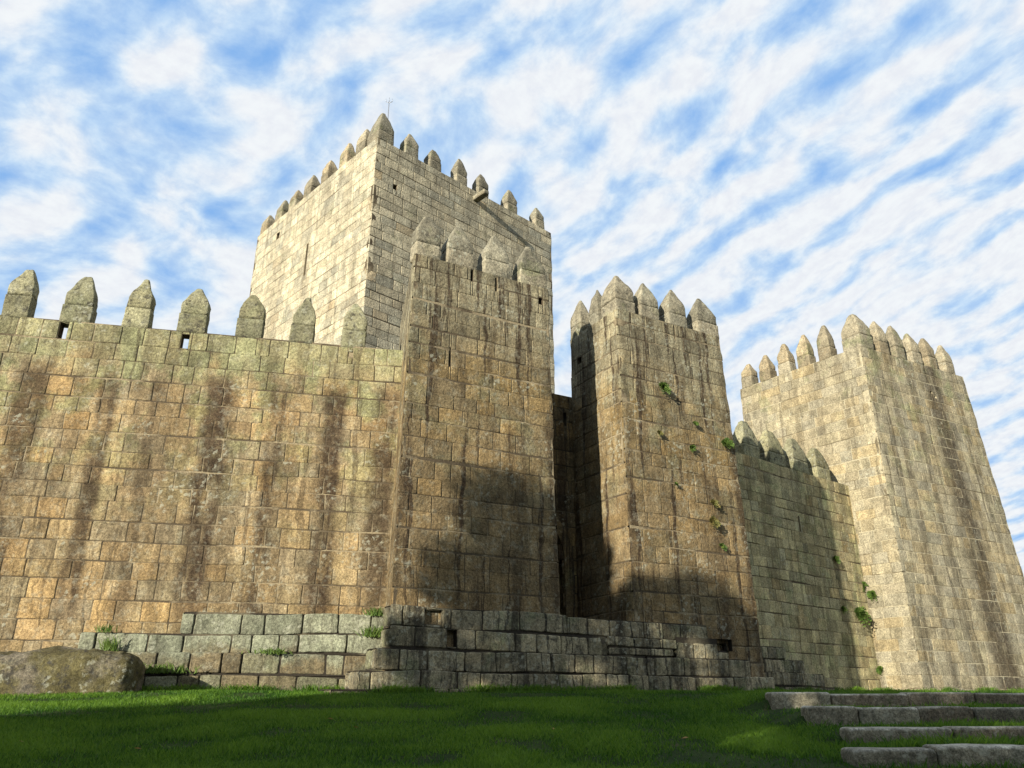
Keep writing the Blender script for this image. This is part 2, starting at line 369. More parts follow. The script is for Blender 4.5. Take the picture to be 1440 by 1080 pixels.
def masonry(acc, P, vs, bw, seed, u_off=0.0, sp=0.12, gap=0.007, rec=0.017, rough=0.010, wav=0.02, holes=(), inside=None, bev=0.016, jag=0.010,
            mat=0, jmat=1, pocket=0.45, back=True, off=0.006, bwmin=0.45):
    """coursed ashlar: every block its own rounded, slightly proud stone; mortar sheet behind"""
    rng = random.Random(seed); rn = np.random.RandomState(seed)
    umax = P.W
    for ci in range(len(vs) - 1):
        v0, v1 = vs[ci], vs[ci+1]; u = 0.0; edges = [0.0]
        u = bw*rng.uniform(0.3, 1.0)
        while u < umax - bw*bwmin:
            edges.append(u); u += bw*rng.choice((0.62, 0.8, 0.9, 1.0, 1.1, 1.25, 1.5))*rng.uniform(0.92, 1.08)
        edges.append(umax)
        for a, b in zip(edges[:-1], edges[1:]):
            rs = [(a, b, v0, v1)]
            for h in holes: rs = cut(rs, h)
            tone = np.array([rng.random(), min(0.999, max(0, rng.gauss(0.5, 0.17))), rng.random(), 1.0])
            o = rng.uniform(-off, off)
            for (ra, rb, rc, rd) in rs:
                if inside and inside((ra+rb)/2, (rc+rd)/2): continue
                g = gap*rng.uniform(0.5, 1.7)/2
                ga = 0 if ra <= 1e-6 else g; gb = 0 if rb >= umax - 1e-6 else g
                a0, b0, c0, d0 = ra + ga, rb - gb, rc + g*0.8, rd - g*0.8
                wu, wv = b0 - a0, d0 - c0; bv = min(bev, wu*0.3, wv*0.3)
                nu = max(2, int(wu/sp)); nv = max(2, int(wv/sp))
                def lines(wd_, n_):
                    b2 = min(bv*1.9, wd_*0.42)
                    return np.concatenate([[0, bv], np.linspace(b2, wd_ - b2, n_), [wd_ - bv, wd_]])
                su = lines(wu, nu); sv = lines(wv, nv)
                U, Vv = np.meshgrid(su, sv); NU, NV = len(su), len(sv)
                D = np.zeros_like(U) + o; E = np.ones_like(U)
                ring = np.zeros_like(U, bool); ring[0, :] = ring[-1, :] = True; ring[:, 0] = ring[:, -1] = True
                D[ring] = -rec; E[ring] = 0.0
                # rounded corners
                r2 = bv*rng.uniform(0.7, 1.6)
                cr = np.maximum(0, 1 - np.minimum(U, wu-U)/(3*bv))*np.maximum(0, 1 - np.minimum(Vv, wv-Vv)/(3*bv))
                su_, sv_ = np.sign(wu/2 - U), np.sign(wv/2 - Vv)
                atl = ra <= 1e-6; atr = rb >= umax - 1e-6
                U2 = U + cr*su_*r2*0.55; V2 = Vv + cr*sv_*r2*0.55
                UU = (a0 + U2).ravel(); VV = (c0 + V2).ravel(); Df = D.ravel()
                q = np.stack([UU + u_off, VV, np.full_like(UU, seed*3.7)], 1)
                if jag:
                    j1 = fnoise(q*7.0, seed + 5, 2); j2 = fnoise(q*7.0 + 31.7, seed + 6, 2)
                    ed = np.ones_like(UU)
                    ed[(UU < 0.01) | (UU > umax - 0.01)] = 0
                    UU = UU + j1*jag*ed; VV = VV + j2*jag
                VV = VV + wav*vnoise(np.stack([UU*0.55 + u_off, np.full_like(UU, ci*3.1), np.full_like(UU, seed)], 1), 3) if wav else VV
                bulge = np.minimum(1, np.minimum(np.minimum(U, wu-U), np.minimum(Vv, wv-Vv))/0.10).ravel()
                Df = Df + (fnoise(q*np.array([5, 5, 1]), seed + 9, 3)*rough + bulge*rough*0.35)*E.ravel()
                # vertical wall ends stay in the plane of the neighbouring face
                endm = ((U + a0 < 1e-6) | (U + a0 > umax - 1e-6)).ravel()
                Df[endm] = np.maximum(Df[endm], -bv*0.6)
                T = np.tile(tone, (len(UU), 1)); T[:, 3] = E.ravel()
                PP = P.pt(UU, VV, Df)
                if P.bis[0] is not None: PP = P.wander(PP, np.clip(1 - UU/0.09, 0, 1), 0)
                if P.bis[1] is not None: PP = P.wander(PP, np.clip(1 - (umax - UU)/0.09, 0, 1), 1)
                acc.add(PP, np.stack([UU + u_off, VV], 1), T, gridfaces(NU, NV), mat)
    if back:
        ub = sorted(set([0.0, umax] + [x for h in holes for x in h[:2]])); vb = sorted(set([vs[0], vs[-1]] + [x for h in holes for x in h[2:4]]))
        if inside:
            ub = list(np.linspace(0, umax, int(umax/0.16) + 2)); vb = list(np.linspace(vs[0], vs[-1], int((vs[-1]-vs[0])/0.16) + 2))
        for a, b in zip(ub[:-1], ub[1:]):
            for c, d in zip(vb[:-1], vb[1:]):
                cu, cv = (a+b)/2, (c+d)/2
                if any(h[0] < cu < h[1] and h[2] < cv < h[3] for h in holes) or (inside and inside(cu, cv)): continue
                U = np.array([a, b, b, a]); Vv = np.array([c, c, d, d])
                Ui = np.clip(U, 0.06, umax - 0.06) if P.bis[0] is not None else np.clip(U, rec*0.8, umax - rec*0.8)
                acc.add(P.pt(Ui, Vv, np.full(4, -rec*0.72)), np.stack([U + u_off, Vv], 1), (0.5, 0.5, 0.5, 1), [(0, 1, 2, 3)], jmat, False)
        for h in holes:
            if len(h) > 4 and h[4] == 'through': dp = 0.34
            else: dp = pocket
            a, b, c, d = h[:4]
            U = np.array([a, b, b, a]*2); Vv = np.array([c, c, d, d]*2); D = np.array([-rec*0.7]*4 + [-dp]*4)
            fs = [(0, 1, 5, 4), (1, 2, 6, 5), (2, 3, 7, 6), (3, 0, 4, 7)]
            if not (len(h) > 4 and h[4] == 'through'): fs.append((4, 5, 6, 7))
            acc.add(P.pt(U, Vv, D), np.stack([U + u_off, Vv], 1), (0.3, 0.5, 0.5, 1), fs, jmat, False)

def prism(acc, base, top, mat=1, tone=(0.5, 0.5, 0.5, 1), faces=None):
    """solid behind the stones: base and top are equal-length rings of points"""
    n = len(base); v = np.array(list(base) + list(top), float)
    f = [(i, (i+1) % n, n + (i+1) % n, n + i) for i in range(n)] + [tuple(range(n, 2*n)), tuple(range(n))[::-1]]
    acc.add(v, v[:, [0, 2]], tone, f if faces is None else faces, mat, False)

def shrink(ring, d):
    c = np.mean(ring, 0); out = []
    n = len(ring)
    for i in range(n):
        p = np.asarray(ring[i], float); a = np.asarray(ring[i-1], float) - p; b = np.asarray(ring[(i+1) % n], float) - p
        a[2] = b[2] = 0; a /= np.linalg.norm(a); b /= np.linalg.norm(b); s = abs(a[0]*b[1] - a[1]*b[0])
        q = p + (a + b)*d/s; out.append(q)
    return out

def stone_loft(acc, org, ex, ey, secs, seed, tone, amp=0.012, npts=28, uvo=(0, 0), cap=True, freq=5.0):
    """rounded-rectangle sections (z, width, depth, x shift, corner radius) lofted and eroded"""
    rings = []
    for (z, wd, dp, xs, rad) in secs:
        pts = []
        rad = min(rad, wd/2*0.98, dp/2*0.98); k = npts//4
        cs = [(wd/2 - rad, dp/2 - rad, 0), (-wd/2 + rad, dp/2 - rad, 90), (-wd/2 + rad, -dp/2 + rad, 180), (wd/2 - rad, -dp/2 + rad, 270)]
        for ic, (cx, cy, a0) in enumerate(cs):
            nx, ny = cs[(ic+1) % 4][:2]
            arc = [(cx + rad*cos(radians(a0 + t)), cy + rad*sin(radians(a0 + t))) for t in (0, 45, 90)]
            a1 = a0 + 90
            ex_, ey_ = nx + rad*cos(radians(a1)), ny + rad*sin(radians(a1)); sx_, sy_ = arc[-1]
            for t in range(1, k - 2): arc.append((sx_ + (ex_ - sx_)*t/(k-2), sy_ + (ey_ - sy_)*t/(k-2)))
            pts += arc
        rings.append([org + ex*(x + xs) + ey*y + np.array([0, 0, z]) for x, y in pts])
    n = len(rings[0]); R = len(rings)
    V = np.array([p for r in rings for p in r])
    cen = np.repeat(np.array([np.mean(r, 0) for r in rings]), n, 0)
    nd = V - cen; nd[:, 2] = 0; nd /= np.maximum(1e-6, np.linalg.norm(nd, axis=1))[:, None]
    V = V + nd*(fnoise(V*freq, seed, 3)*amp)[:, None]
    V[:, 2] += fnoise(V*freq*0.8 + 9.1, seed + 3, 2)*amp*0.8
    f = [(j*n + i, j*n + (i+1) % n, (j+1)*n + (i+1) % n, (j+1)*n + i) for j in range(R-1) for i in range(n)]
    f += [tuple((R-1)*n + i for i in range(n)), tuple(range(n))[::-1]]
    uv = np.stack([V @ ex + uvo[0], V[:, 2] + uvo[1]], 1)
    acc.add(V, uv, tone, f, 0, True)

MRNG = random.Random(5)
def merlon(root, pos, ang, wd, th, hb, h, mat, seed, peak=0.34, lean=0.0, tall=0.42, label=None, tilt=0.0):
    """stone tooth: base block and a separate pointed capstone. pos = middle of the OUTER face foot, ang = wall direction"""
    ex = dirv(ang); ey = np.array([sin(radians(ang)), -cos(radians(ang)), 0.0])     # ey outward
    org = np.asarray(pos, float) - ey*(th/2 + 0.01)
    rng = random.Random(seed)
    wd *= rng.uniform(0.88, 0.99); h *= rng.uniform(0.98, 1.06); peak *= 0.7; tall *= rng.uniform(0.7, 1.0); lean += rng.uniform(-0.05, 0.05)
    a = Acc(); t1 = (rng.random(), rng.random(), rng.random(), 1); t2 = (rng.random(), rng.random(), rng.random(), 1)
    jb = rng.uniform(-0.01, 0.01)
    stone_loft(a, org, ex, ey, [(z, wd + jb, th, 0, 0.03) for z in np.linspace(-0.03, hb, 7)], seed, t1, 0.024, freq=3.5)
    o = a.build('merlon', [mat], root)
    if label: o['label'] = label
    c = Acc(); secs = []
    wc = wd*rng.uniform(0.93, 0.99); hc = h - hb; sh = rng.uniform(-0.015, 0.015)
    zs = hb + 0.014
    hv = hc*tall                                    # vertical shoulder of the cap
    for z in np.linspace(0, hv, 5): secs.append((zs + z, wc - 0.02*z, th*0.97, sh, 0.035))
    for s in (0.18, 0.36, 0.54, 0.70, 0.84, 0.94, 1.0):
        cur = 1 - s**rng.uniform(1.02, 1.18)*(1 - peak); cd = 1 - s**1.25*(1 - peak*0.9)
        secs.append((zs + hv + (hc - hv)*s, wc*max(0.1, cur), th*0.97*max(0.12, cd), sh + lean*s, 0.035))
    secs.append((zs + hc + 0.012, wc*peak*0.5, th*peak*0.5, sh + lean, 0.03))
    stone_loft(c, org, ex, ey, secs, seed + 50, t2, 0.045, freq=4.2)
    return c.build('capstone', [mat], o)

def quad_faces(base, top):
    ps = [Patch(base[i], base[(i+1) % 4], top[(i+1) % 4], top[i]) for i in range(4)]
    for i in range(4):
        b = -(ps[i-1].n + ps[i].n); b[2] = 0; b /= np.linalg.norm(b); ps[i].bis[0] = b; ps[i-1].bis[1] = b
    return ps

# ------------------------------------------------------------------ ground
LX, LY = [], []
def gh_lawn(x, y):
    z = np.where(y < 18.4, -1.6 + 0.0945*np.clip(y, 0, 18.4), 0.14 + (np.clip(y, 18.4, 60) - 18.4)*0.013)
    return z
STEPS = [(9.6, 3.80, -0.49, -0.95), (11.0, 4.35, -0.33, -0.78), (12.6, 4.42, -0.09, -0.58), (14.6, 4.50, 0.115, -0.40)]
def gh(x, y):
    x = np.asarray(x, float); y = np.asarray(y, float)
    z = gh_lawn(x, y)
    ter = np.where(y < 9.84, z - 0.03, np.where(y < 11.24, -0.53 + (y - 9.72)*0.012, np.where(y < 12.84, -0.365 + (y - 11.1)*0.012, np.where(y < 14.84, -0.145 + (y-12.7)*0.006, np.maximum(z, 0.07)))))
    t = np.clip((x - 3.75)/1.1, 0, 1); t = t*t*(3 - 2*t)
    z = z*(1 - t) + ter*t
    bumps = 0.035*fnoise(np.stack([x*0.5, y*0.5, 0*x], -1).reshape(-1, 3), 3, 3).reshape(x.shape)
    return z + bumps*np.clip((30 - np.abs(y))/10, 0, 1)
xs = np.concatenate([[-900, -300, -120, -60, -35], np.arange(-22, 22.01, 0.22), [35, 60, 120, 300, 900]])
ys = np.concatenate([[-900, -300, -120, -60, -35, -20, -10, -4], np.arange(0, 8, 1.0), np.arange(8, 20, 0.14), np.arange(20, 44, 1.0), [50, 70, 120, 300, 900]])
X, Y = np.meshgrid(xs, ys); Z = gh(X, Y)
g = Acc(); g.add(np.stack([X.ravel(), Y.ravel(), Z.ravel()], 1), np.stack([X.ravel(), Y.ravel()], 1), (0.5, 0.5, 0.5, 1), gridfaces(len(xs), len(ys)))
tag(g.build('ground', ['turf']), 'grassy sloping ground below the castle walls', 'ground', kind='structure')

# ------------------------------------------------------------------ left curtain wall
def at(o, ang, u, z=0.0): return np.array([o[0], o[1], 0.0]) + dirv(ang)*u + np.array([0, 0, z])
LW = (-3.43, 21.75); LA = 12.5; LTOP = 9.88
L0 = -20.0
root = empty('curtain_wall', at(LW, LA, -9, 0.1), 'long ochre granite curtain wall with dark vertical water stains, left of the gate', 'castle wall')
a = Acc(); rng = random.Random(11)
vs = courses(-0.2, 9.32, 0.50, rng) + [LTOP]
slits = [(-9.46 - L0, -9.24 - L0, 9.34, 9.90, 'through'), (-6.24 - L0, -6.03 - L0, 9.36, 9.80, 'through')]
pock = [(-1.52 - L0, -1.38 - L0, 9.55, 9.72)]
P = Patch(at(LW, LA, L0, -0.2), at(LW, LA, 0.6, -0.2), at(LW, LA, 0.6, LTOP), at(LW, LA, L0, LTOP))
masonry(a, P, vs, 0.66, 101, u_off=L0, sp=0.11, holes=slits + pock, rough=0.010, wav=0.035, gap=0.008)
inn = lambda u, d, z: at(LW, LA, u, z) + np.array([-sin(radians(LA)), cos(radians(LA)), 0])*d
prism(a, [inn(L0, .5, -.2), inn(0.6, .5, -.2), inn(0.6, 2.0, -.2), inn(L0, 2.0, -.2)], [inn(L0, .5, 9.2), inn(0.6, .5, 9.2), inn(0.6, 2.0, 9.2), inn(L0, 2.0, 9.2)])
ups = [L0, -9.46, -9.24, -6.24, -6.03, 0.6]
for i in range(0, 6, 2):
    q = [(ups[i], .03), (ups[i+1], .03), (ups[i+1], .34), (ups[i], .34)]
    prism(a, [inn(u, d, 9.1) for u, d in q], [inn(u, d, LTOP - 0.012) for u, d in q])
a.build('wall', ['left', 'mortar'], root)
LM = [(-12.15, .72), (-10.67, .68), (-9.12, .74), (-7.54, .72), (-6.03, .80), (-4.43, .76), (-2.92, .68), (-1.40, .70)]
for i, (u, wd) in enumerate(LM):
    low = 0.0
    merlon(root, at(LW, LA, u, LTOP), LA, wd*1.1, 0.42, 0.60 + 0.08*MRNG.uniform(-1, 1), 1.50 + 0.05*MRNG.uniform(-1, 1), 'merlon', 300 + i, peak=0.30 + 0.1*(i < 3), lean=0.03*MRNG.uniform(-1, 1))
for u in (-18.2, -16.7, -15.2, -13.7):
    merlon(root, at(LW, LA, u, LTOP), LA, 0.72, 0.52, 0.6, 1.5, 'merlon', 350 + int(-u*3))

# ------------------------------------------------------------------ gate towers
def tower(name, label, base, top, z0, z1, course_h, bw, mats, seed, holes={}, sp=0.12, group=None, cat='tower', fmat=None, corners_wave=0.02, jm='mortar', rough=0.011, gap=0.008, skip=()):
    c = np.mean(base, 0); root = empty(name, (c[0], c[1], z0), label, cat, group)
    rng = random.Random(seed); vs = courses(z0, z1, course_h, rng)
    a = Acc(); off = 0.0
    for i, P in enumerate(quad_faces([np.array([*b[:2], z0]) for b in base], [np.array([*t[:2], z1]) for t in top])):
        if i in skip: continue
        far = i in (2, 3) and fmat is None
        masonry(a, P, vs, bw, seed + i, u_off=0.0, sp=sp if i in (0, 3) else 0.25, holes=holes.get(i, ()), mat=(fmat or {}).get(i, 0), jmat=len(mats)-1, rough=rough, gap=gap, wav=corners_wave)
    b2 = shrink([np.array([*b[:2], z0]) for b in base], 0.55); t2 = shrink([np.array([*t[:2], z1 - 0.35]) for t in top], 0.55)
    prism(a, b2, t2, mat=len(mats)-1)
    t3 = [np.array([*t[:2], z1 - 0.015]) for t in top]; t3 = shrink(t3, 0.02)
    a.add(np.array(t3), np.array(t3)[:, :2], (0.5, 0.5, 0.5, 1), [(0, 1, 2, 3)], len(mats)-1, False)
    a.build('wall', mats, root)
    return root
def xy(o, a, u): p = at(o, a, u); return p[:2]

GZ = 12.05
FT = (-2.95, 19.5)
fb = [xy(FT, 29, 0), xy(FT, 29, 4.91)]
fb = [fb[0], fb[1], fb[1] + 4.6*dirv(119)[:2], fb[0] + 5.0*dirv(101.8)[:2]]
ft = [xy(FT, 29, 0.16) + 0.06*dirv(119)[:2], xy(FT, 29, 4.74) + 0.06*dirv(119)[:2], fb[2], fb[3] + 0.10*dirv(29)[:2]]
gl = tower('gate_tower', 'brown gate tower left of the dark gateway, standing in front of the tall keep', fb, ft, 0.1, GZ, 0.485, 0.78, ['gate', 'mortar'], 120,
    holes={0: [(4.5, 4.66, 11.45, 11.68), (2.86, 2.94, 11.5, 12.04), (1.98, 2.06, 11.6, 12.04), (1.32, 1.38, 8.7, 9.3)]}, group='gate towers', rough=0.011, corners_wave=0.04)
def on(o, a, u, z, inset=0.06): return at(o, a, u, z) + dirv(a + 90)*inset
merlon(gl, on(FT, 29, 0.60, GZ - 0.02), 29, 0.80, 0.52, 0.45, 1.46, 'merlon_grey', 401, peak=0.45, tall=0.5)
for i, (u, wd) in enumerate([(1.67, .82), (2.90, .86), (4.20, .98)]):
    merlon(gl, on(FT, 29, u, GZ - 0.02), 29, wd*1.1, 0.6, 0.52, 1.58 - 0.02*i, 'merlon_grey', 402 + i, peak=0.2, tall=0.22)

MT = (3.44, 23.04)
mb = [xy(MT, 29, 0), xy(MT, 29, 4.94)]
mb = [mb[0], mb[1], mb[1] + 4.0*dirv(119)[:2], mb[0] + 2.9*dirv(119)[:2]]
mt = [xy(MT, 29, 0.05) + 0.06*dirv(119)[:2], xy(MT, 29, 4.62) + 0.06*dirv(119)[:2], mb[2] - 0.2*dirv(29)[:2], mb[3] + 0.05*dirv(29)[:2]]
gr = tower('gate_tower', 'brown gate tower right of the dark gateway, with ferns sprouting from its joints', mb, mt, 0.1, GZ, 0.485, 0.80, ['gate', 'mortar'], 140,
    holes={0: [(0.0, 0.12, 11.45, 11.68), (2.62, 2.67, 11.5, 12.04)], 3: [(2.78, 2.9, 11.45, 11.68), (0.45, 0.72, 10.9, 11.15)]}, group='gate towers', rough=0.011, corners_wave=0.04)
merlon(gr, on(MT, 29, 0.47, GZ - 0.02), 29, 0.86, 0.86, 0.42, 1.50, 'merlon_grey', 421, peak=0.2, tall=0.35)
for i, (u, wd) in enumerate([(1.50, .80), (2.72, .84), (4.10, .98)]):
    merlon(gr, on(MT, 29, u, GZ - 0.02), 29, wd*1.06, 0.6, 0.46, 1.52 - 0.05*(i == 2), 'merlon_grey', 422 + i, peak=0.2, tall=0.3)
for i, (u, wd) in enumerate([(1.42, .62), (2.52, .66)]):
    p = at(MT, 119, u, GZ - 0.02) + dirv(29)*0.05
    merlon(gr, p, -61, wd, 0.5, 0.42, 1.42, 'merlon_grey', 430 + i, peak=0.22, tall=0.3)

# ------------------------------------------------------------------ gate wall with pointed arch
G0 = at(FT, 29, 4.85) + 2.9*dirv(119)
GW = np.linalg.norm(np.array([*mb[3], 0]) - G0)
gq = (G0[0], G0[1]); ga = 29
root = empty('gate_wall', at(gq, ga, GW/2, 2.0), 'shadowed gate wall with a pointed doorway, in the narrow gap between the two gate towers', 'castle wall')
AC, AR, ASP = GW/2, 0.82, 4.1
def in_arch(u, v, r=AR + 0.06):
    if v < ASP: return abs(u - AC) < r
    d = abs(u - AC); R2 = 2*AR + (r - AR)
    return v < ASP + 3 and math.hypot(d + AR, v - ASP) < R2
a = Acc(); vs = courses(1.6, 9.85, 0.5, random.Random(8))
P = Patch(at(gq, ga, -0.05, 1.6), at(gq, ga, GW + 0.45, 1.6), at(gq, ga, GW + 0.45, 9.85), at(gq, ga, -0.05, 9.85))
masonry(a, P, vs, 0.6, 155, sp=0.2, inside=lambda u, v: in_arch(u - 0.05, v), holes=[(GW/2 + 1.02, GW/2 + 1.10, 8.7, 9.2, 'through')])
bk = lambda u, d, z: at(gq, ga, u, z) + dirv(ga + 90)*d
for (u0, u1, z0, z1) in ((-.05, GW/2 - 1.0, 1.6, 9.8), (GW/2 + 1.1, GW + .45, 1.6, 9.8), (GW/2 - 1.0, GW/2 + 1.02, 6.2, 9.8), (GW/2 + 1.02, GW/2 + 1.1, 1.6, 8.6)):
    prism(a, [bk(u0, .1, z0), bk(u1, .1, z0), bk(u1, .7, z0), bk(u0, .7, z0)], [bk(u0, .1, z1), bk(u1, .1, z1), bk(u1, .7, z1), bk(u0, .7, z1)])
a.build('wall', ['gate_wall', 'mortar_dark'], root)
arc = Acc()                                                     # dressed arch ring
prof = [(AC - AR, 1.7), (AC - AR, 2.9)] + [(AC + AR - 2*AR*cos(t), ASP + 2*AR*sin(t)) for t in np.linspace(0, math.acos(0.5), 9)]
prof = prof + [(2*AC - u, v) for u, v in prof[::-1][1:]]
outp = []
for i, (u, v) in enumerate(prof):
    if v <= ASP: n = np.array([-1.0 if u < AC else 1.0, 0.0])
    elif abs(u - AC) < 1e-3: n = np.array([0, 1.25])
    else:
        c = AC + AR if u < AC else AC - AR; n = np.array([u - c, v - ASP]); n /= np.linalg.norm(n)
    outp.append((u + n[0]*0.34, v + n[1]*0.34))
vv, n = [], len(prof)
for d in (-0.035, 0.75):
    for q in (prof, outp): vv += [bk(u, d, v) for u, v in q]
fs = []
for i in range(n-1):
    fs += [(i, i+1, n+i+1, n+i), (i, 2*n+i, 2*n+i+1, i+1), (n+i, n+i+1, 3*n+i+1, 3*n+i)]
arc.add(np.array(vv), np.array(vv)[:, [0, 2]], (0.5, 0.4, 0.5, 1), fs, 0, False)
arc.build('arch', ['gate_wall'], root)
d = Acc()
for k in range(6):
    u0, u1 = AC - AR + k*AR/3 + 0.008, AC - AR + (k+1)*AR/3 - 0.008
    prism(d, [bk(u0, .70, 1.7), bk(u1, .70, 1.7), bk(u1, .78, 1.7), bk(u0, .78, 1.7)], [bk(u0, .70, 5.45), bk(u1, .70, 5.45), bk(u1, .78, 5.45), bk(u0, .78, 5.45)], 0)
for z in (2.5, 4.0): prism(d, [bk(AC - AR, .675, z), bk(AC + AR, .675, z), bk(AC + AR, .698, z), bk(AC - AR, .698, z)], [bk(AC - AR, .675, z+.16), bk(AC + AR, .675, z+.16), bk(AC + AR, .698, z+.16), bk(AC - AR, .698, z+.16)], 0)
d.build('door', ['wood'], root)
bx = Acc(); prism(bx, [bk(-.6, .0, 9.86), bk(GW/2-0.95, .0, 9.86), bk(GW/2-0.95, .8, 9.86), bk(-.6, .8, 9.86)], [bk(-.6, .0, 10.9), bk(GW/2-0.95, .0, 10.9), bk(GW/2-0.95, .8, 10.9), bk(-.6, .8, 10.9)], 0)
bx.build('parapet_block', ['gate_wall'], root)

# ------------------------------------------------------------------ keep
K = (-6.6, 31.0); KT = 25.6
kb = [xy(K, 43.8, 0), xy(K, 43.8, 12.4)]
kb = [kb[0], kb[1], kb[1] + 12.4*dirv(133.8)[:2], kb[0] + 12.4*dirv(133.8)[:2]]
kp = tower('keep_tower', 'tall square keep rising behind the walls, its left face bright in the sun', kb, kb, 2.0, KT, 0.46, 0.85, ['keep', 'mortar'], 170,
    holes={0: [(1.12, 1.34, 23.1, 23.4)], 3: [(12.4 - 6.05, 12.4 - 5.87, 20.3, 22.2), (12.4 - 9.8, 12.4 - 9.45, 24.2, 24.6)]}, cat='keep', rough=0.007, gap=0.010, sp=0.2)
merlon(kp, at(K, 43.8, 0.52, KT), 43.8, 1.0, 1.0, 0.55, 1.95, 'merlon_grey', 501, peak=0.3, tall=0.25)
for i, (u, wd, h) in enumerate([(2.12, .86, 1.45), (3.65, .86, 1.30), (5.45, .86, 1.72), (7.0, .86, 1.55), (9.2, .86, 1.55), (11.45, .8, 1.35)]):
    merlon(kp, at(K, 43.8, u, KT), 43.8, wd, 0.6, 0.5, h, 'merlon_grey', 510 + i, peak=0.3 if i != 1 else 0.5, tall=0.35)
for i, u in enumerate([1.55, 3.15, 4.95, 6.75, 8.4, 9.95, 11.7]):
    merlon(kp, at(K, 133.8, u, KT), 133.8 + 180, 0.82, 0.6, 0.5, 1.52 - 0.04*i, 'merlon_pale', 520 + i, peak=0.35, tall=0.35)
s = Acc(); so = at(K, 43.8, 6.4, 24.95); kn = dirv(43.8 - 90)
stone_loft(s, so + kn*0.3, kn, dirv(43.8), [(0, 1.2, 0.34, 0, 0.04), (0.12, 1.25, 0.36, 0, 0.04), (0.24, 1.2, 0.36, 0, 0.04)], 77, (0.3, 0.4, 0.4, 1), 0.02)
s.build('waterspout', ['merlon_grey'], kp)

# lightning rod on the keep
lr = empty('lightning_rod', at(K, 43.8, 1.55, KT) + dirv(133.8)*1.6, 'thin metal lightning rod with a small forked tip behind the highest merlon of the keep', 'lightning rod')
def tube(acc, p, q, r0, r1, n=8, tone=(0.5, 0.5, 0.5, 1)):
    p = np.array(p, float); q = np.array(q, float); d = q - p; d /= np.linalg.norm(d)
    x = np.cross(d, [0.3, 0.9, 0.1]); x /= np.linalg.norm(x); y = np.cross(d, x)
    V = [c + (x*cos(2*pi*i/n) + y*sin(2*pi*i/n))*r for c, r in ((p, r0), (q, r1)) for i in range(n)]
    f = [(i, (i+1) % n, n + (i+1) % n, n + i) for i in range(n)] + [tuple(range(n, 2*n)), tuple(range(n))[::-1]]
    acc.add(np.array(V), np.array(V)[:, :2], tone, f)
lb = np.array(lr.location)
m_ = Acc(); tube(m_, lb, lb + [0, 0, 4.15], 0.035, 0.022); m_.build('mast', ['metal'], lr)
f_ = Acc(); tp = lb + np.array([0, 0, 4.15]); e43 = dirv(0)
tube(f_, tp, tp + [0, 0, 0.3], 0.022, 0.008)
for sgn in (-1, 1):
    tube(f_, tp - [0, 0, 0.08], tp + e43*0.16*sgn, 0.016, 0.016); tube(f_, tp + e43*0.16*sgn, tp + e43*0.18*sgn + [0, 0, 0.22], 0.016, 0.006)
f_.build('forked_tip', ['metal'], lr)

# ------------------------------------------------------------------ right corner tower and right curtain
R = (17.66, 36.0); RZ = 16.62
rb = [xy(R, 29, 0), xy(R, 29, 10.4)]
rb = [rb[0] + 0.02*dirv(29)[:2], rb[1], rb[1] + 8*dirv(123)[:2], xy(R, 127, 7.7)]
rt = [xy(R, 29, 0.0), xy(R, 29, 8.45), xy(R, 29, 8.45) + 7.6*dirv(123)[:2], xy(R, 127, 7.5)]
ct = tower('corner_tower', 'pale yellow granite corner tower at the right edge, one broad dark stain down its side', rb, rt, 0.0, RZ, 0.50, 0.82, ['corner', 'corner_r', 'mortar_pale'], 180,
    holes={0: [(0.0, 0.3, 13.95, 14.25), (6.1, 6.3, 15.0, 15.15), (6.4, 6.62, 14.8, 14.95)], 3: [(7.32, 7.7, 13.95, 14.25)]}, fmat={0: 1, 1: 1, 2: 0, 3: 0}, rough=0.008, gap=0.010, sp=0.18)
merlon(ct, at(R, 29, 0.56, RZ), 29, 1.1, 1.1, 0.75, 2.05, 'merlon_pale', 601, peak=0.4, tall=0.35)
for i, u in enumerate([1.92, 3.22, 4.58, 5.92, 7.42]):
    merlon(ct, at(R, 29, u, RZ), 29, 0.80, 0.66, 0.65, 1.95 - 0.05*i, 'merlon_pale', 610 + i, peak=0.35, tall=0.4)
for i, u in enumerate([2.02, 3.28, 4.5, 5.75, 6.98]):
    merlon(ct, at(R, 127, u, RZ), 127 + 180, 0.80, 0.66, 0.62, 1.98 - 0.12*i, 'merlon_pale', 620 + i, peak=0.35, tall=0.4)

CU = (16.51, 37.52); CA = 39; CT = 9.75
root = empty('curtain_wall', at(CU, CA, -4, 0.3), 'greenish granite curtain wall right of the gate towers, mostly in their shadow', 'castle wall')
a = Acc(); vs = courses(-0.1, CT, 0.46, random.Random(21))
P = Patch(at(CU, CA, -13, -0.1), at(CU, CA, 0.5, -0.1), at(CU, CA, 0.5, CT), at(CU, CA, -13, CT))
masonry(a, P, vs, 0.62, 191, u_off=-13, sp=0.16, rough=0.012, wav=0.04, holes=[(8.1, 8.22, 6.9, 7.6)])
ic = lambda u, d, z: at(CU, CA, u, z) + dirv(CA + 90)*d
prism(a, [ic(-13, .5, -.1), ic(.5, .5, -.1), ic(.5, 1.8, -.1), ic(-13, 1.8, -.1)], [ic(-13, .5, CT - .1), ic(.5, .5, CT - .1), ic(.5, 1.8, CT - .1), ic(-13, 1.8, CT - .1)])
prism(a, [ic(-13, .03, CT - .4), ic(.5, .03, CT - .4), ic(.5, .6, CT - .4), ic(-13, .6, CT - .4)], [ic(-13, .03, CT - .01), ic(.5, .03, CT - .01), ic(.5, .6, CT - .01), ic(-13, .6, CT - .01)])
a.build('wall', ['curtain', 'mortar'], root)
